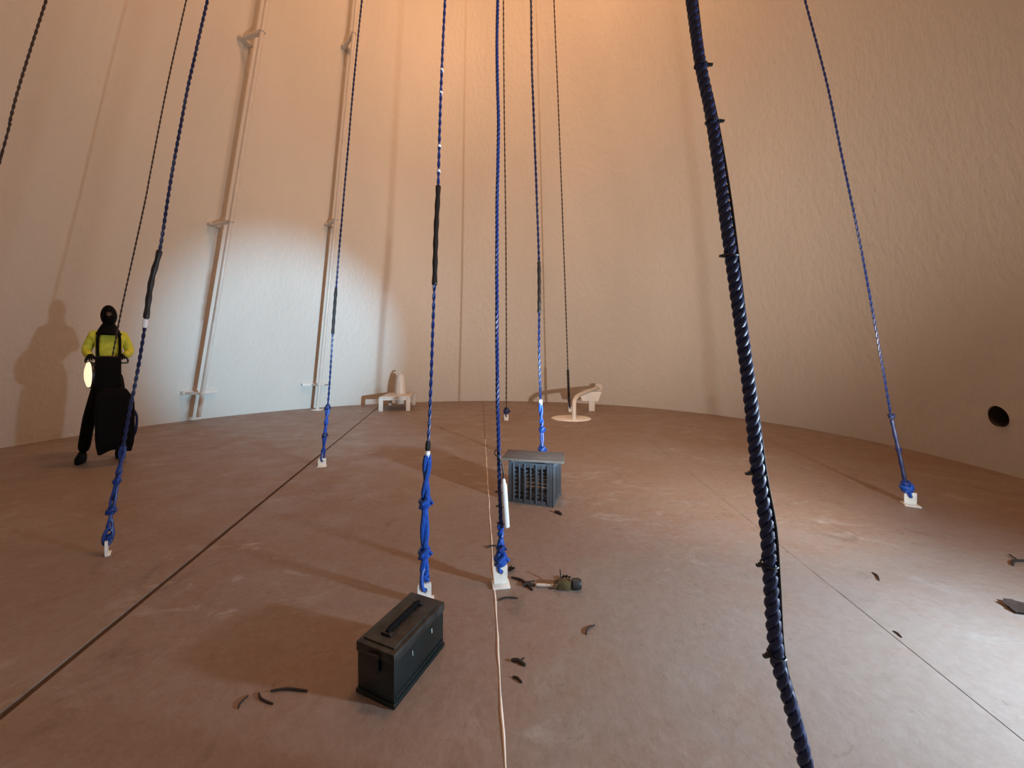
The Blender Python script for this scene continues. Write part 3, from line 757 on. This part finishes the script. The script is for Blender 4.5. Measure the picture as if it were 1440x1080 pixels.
# ---------------------------------------------------------------- brush, twigs, leaf bits and a shadow shape on the floor
a = floor_pt(754, 826); e2 = floor_pt(816, 829); dv = (e2-a); Lg = dv.length; rz = math.atan2(dv.y, dv.x)
t = thing('hand_brush', a, 'small brush with cream handle and dark end, right of the centre bracket', 'brush', rz)
MB().lathe([(0.006, 0), (0.008, 0.01), (0.007, 0.07), (0.009, Lg*0.52)], 12, (0, 0, 0.013), align((1, 0, 0))).build('handle', M['cream'], t)
b = MB(); b.box((Lg*0.64, 0, 0.022), (Lg*0.30, 0.042, 0.040), bev=0.009); b.build('bristle_head', M['bristle'], t)
b = MB()
for i in range(26):
    y = random.uniform(-0.02, 0.02); z = random.uniform(0.008, 0.045); x0 = Lg*random.uniform(0.46, 0.6)
    b.tube([(x0, y, z), (x0-0.02, y*1.2, z*0.8)], 0.0016, 4)
tag(b.build('loose_bristles', M['bristle'], t), kind='stuff')
MB().lathe([(0.018, Lg*0.80), (0.025, Lg*0.83), (0.027, Lg*0.95), (0.022, Lg*1.02)], 20, (0, 0, 0.027), align((1, 0, 0))).build('ferrule', M['steel'], t)
MB().tube([(Lg*0.58, 0.02, 0.03), (Lg*0.57, 0.045, 0.045), (Lg*0.56, 0.06, 0.06)], 0.0035, 6).build('bent_wire', M['twig'], t)

def stick(x0, y0, x1, y1, r_, label, cat='twig', bend=0.12, name='twig', m='twig', fork=False):
    p, q = floor_pt(x0, y0), floor_pt(x1, y1); d_ = q-p; nrm = Vector((-d_.y, d_.x, 0))*bend
    pts = spline([p+Vector((0, 0, r_*0.8)), p.lerp(q, 0.4)+nrm+Vector((0, 0, r_*1.3)), q+Vector((0, 0, r_*0.8))], max(0.006, d_.length/8))
    n_ = len(pts); b = MB(); b.tube(pts, [r_*(0.6+0.4*math.sin(PI*(0.15+0.7*i/max(1, n_-1)))) for i in range(n_)], 6)
    if fork: b.tube([pts[n_//2], pts[n_//2]+nrm*2.2+d_*0.22+Vector((0, 0, r_*0.5))], r_*0.6, 5)
    o = b.build(name, M[m], None, p); o.location = p; return tag(o, label, cat)
stick(719, 813, 749, 831, 0.006, 'dark forked twig between the centre bracket and the small brush', fork=True)
stick(735, 825, 752, 825, 0.008, 'short thick brown twig end touching the brush handle')
stick(701, 845, 728, 842, 0.004, 'thin twig in front of the centre bracket')
stick(824, 893, 836, 880, 0.0042, 'small twig on the floor below the brush, pale scuffs around')
stick(719, 930, 739, 937, 0.006, 'dark crumpled twig right of the pale seam, level with the green box', fork=True)
stick(721, 953, 734, 961, 0.004, 'tiny twig right of the pale seam, the lower of two')
stick(335, 997, 349, 979, 0.0032, 'leftmost short twig left of the green box')
stick(364, 975, 384, 991, 0.0032, 'middle slanted twig left of the green box', bend=-0.1)
stick(381, 973, 432, 973, 0.0042, 'long level twig left of the green box', bend=0.05)
stick(1227, 806, 1236, 817, 0.004, 'small dark twig on the pale floor at the right')
stick(685, 771, 698, 768, 0.005, 'short dark twig lying across the pale seam')
stick(780, 721, 790, 725, 0.010, 'small dark chip on the floor in front of the grey crate')
stick(1424, 796, 1452, 790, 0.007, 'dark frayed twig at the right edge of the picture', fork=True)
stick(1256, 888, 1268, 897, 0.003, 'tiny dark sliver on the right floor joint')
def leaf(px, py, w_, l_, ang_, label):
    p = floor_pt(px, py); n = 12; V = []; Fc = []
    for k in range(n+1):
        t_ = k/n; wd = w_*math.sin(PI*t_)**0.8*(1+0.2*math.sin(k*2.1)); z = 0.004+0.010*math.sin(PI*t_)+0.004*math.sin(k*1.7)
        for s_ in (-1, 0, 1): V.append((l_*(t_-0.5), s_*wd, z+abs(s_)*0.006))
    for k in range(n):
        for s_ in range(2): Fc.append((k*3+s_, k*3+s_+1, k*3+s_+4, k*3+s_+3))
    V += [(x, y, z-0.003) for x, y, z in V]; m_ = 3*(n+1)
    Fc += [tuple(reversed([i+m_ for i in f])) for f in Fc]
    o = MB().add(V, Fc).build('leaf_or_shadow_shape', M['twig']); o.location = p; o.rotation_euler = (0, 0, ang_); return tag(o, label, 'leaf')
leaf(719, 803, 0.014, 0.05, 0.8, 'brown curled leaf right beside the centre bracket')
leaf(1438, 858, 0.05, 0.15, 0.4, 'large dark leaf shape standing in for a shadow at the right edge of the floor')  # dark leaf-shaped mesh added in place of a blurred shadow
leaf(795, 815, 0.008, 0.06, 0.2, 'narrow brown leaf lying just behind the brush')
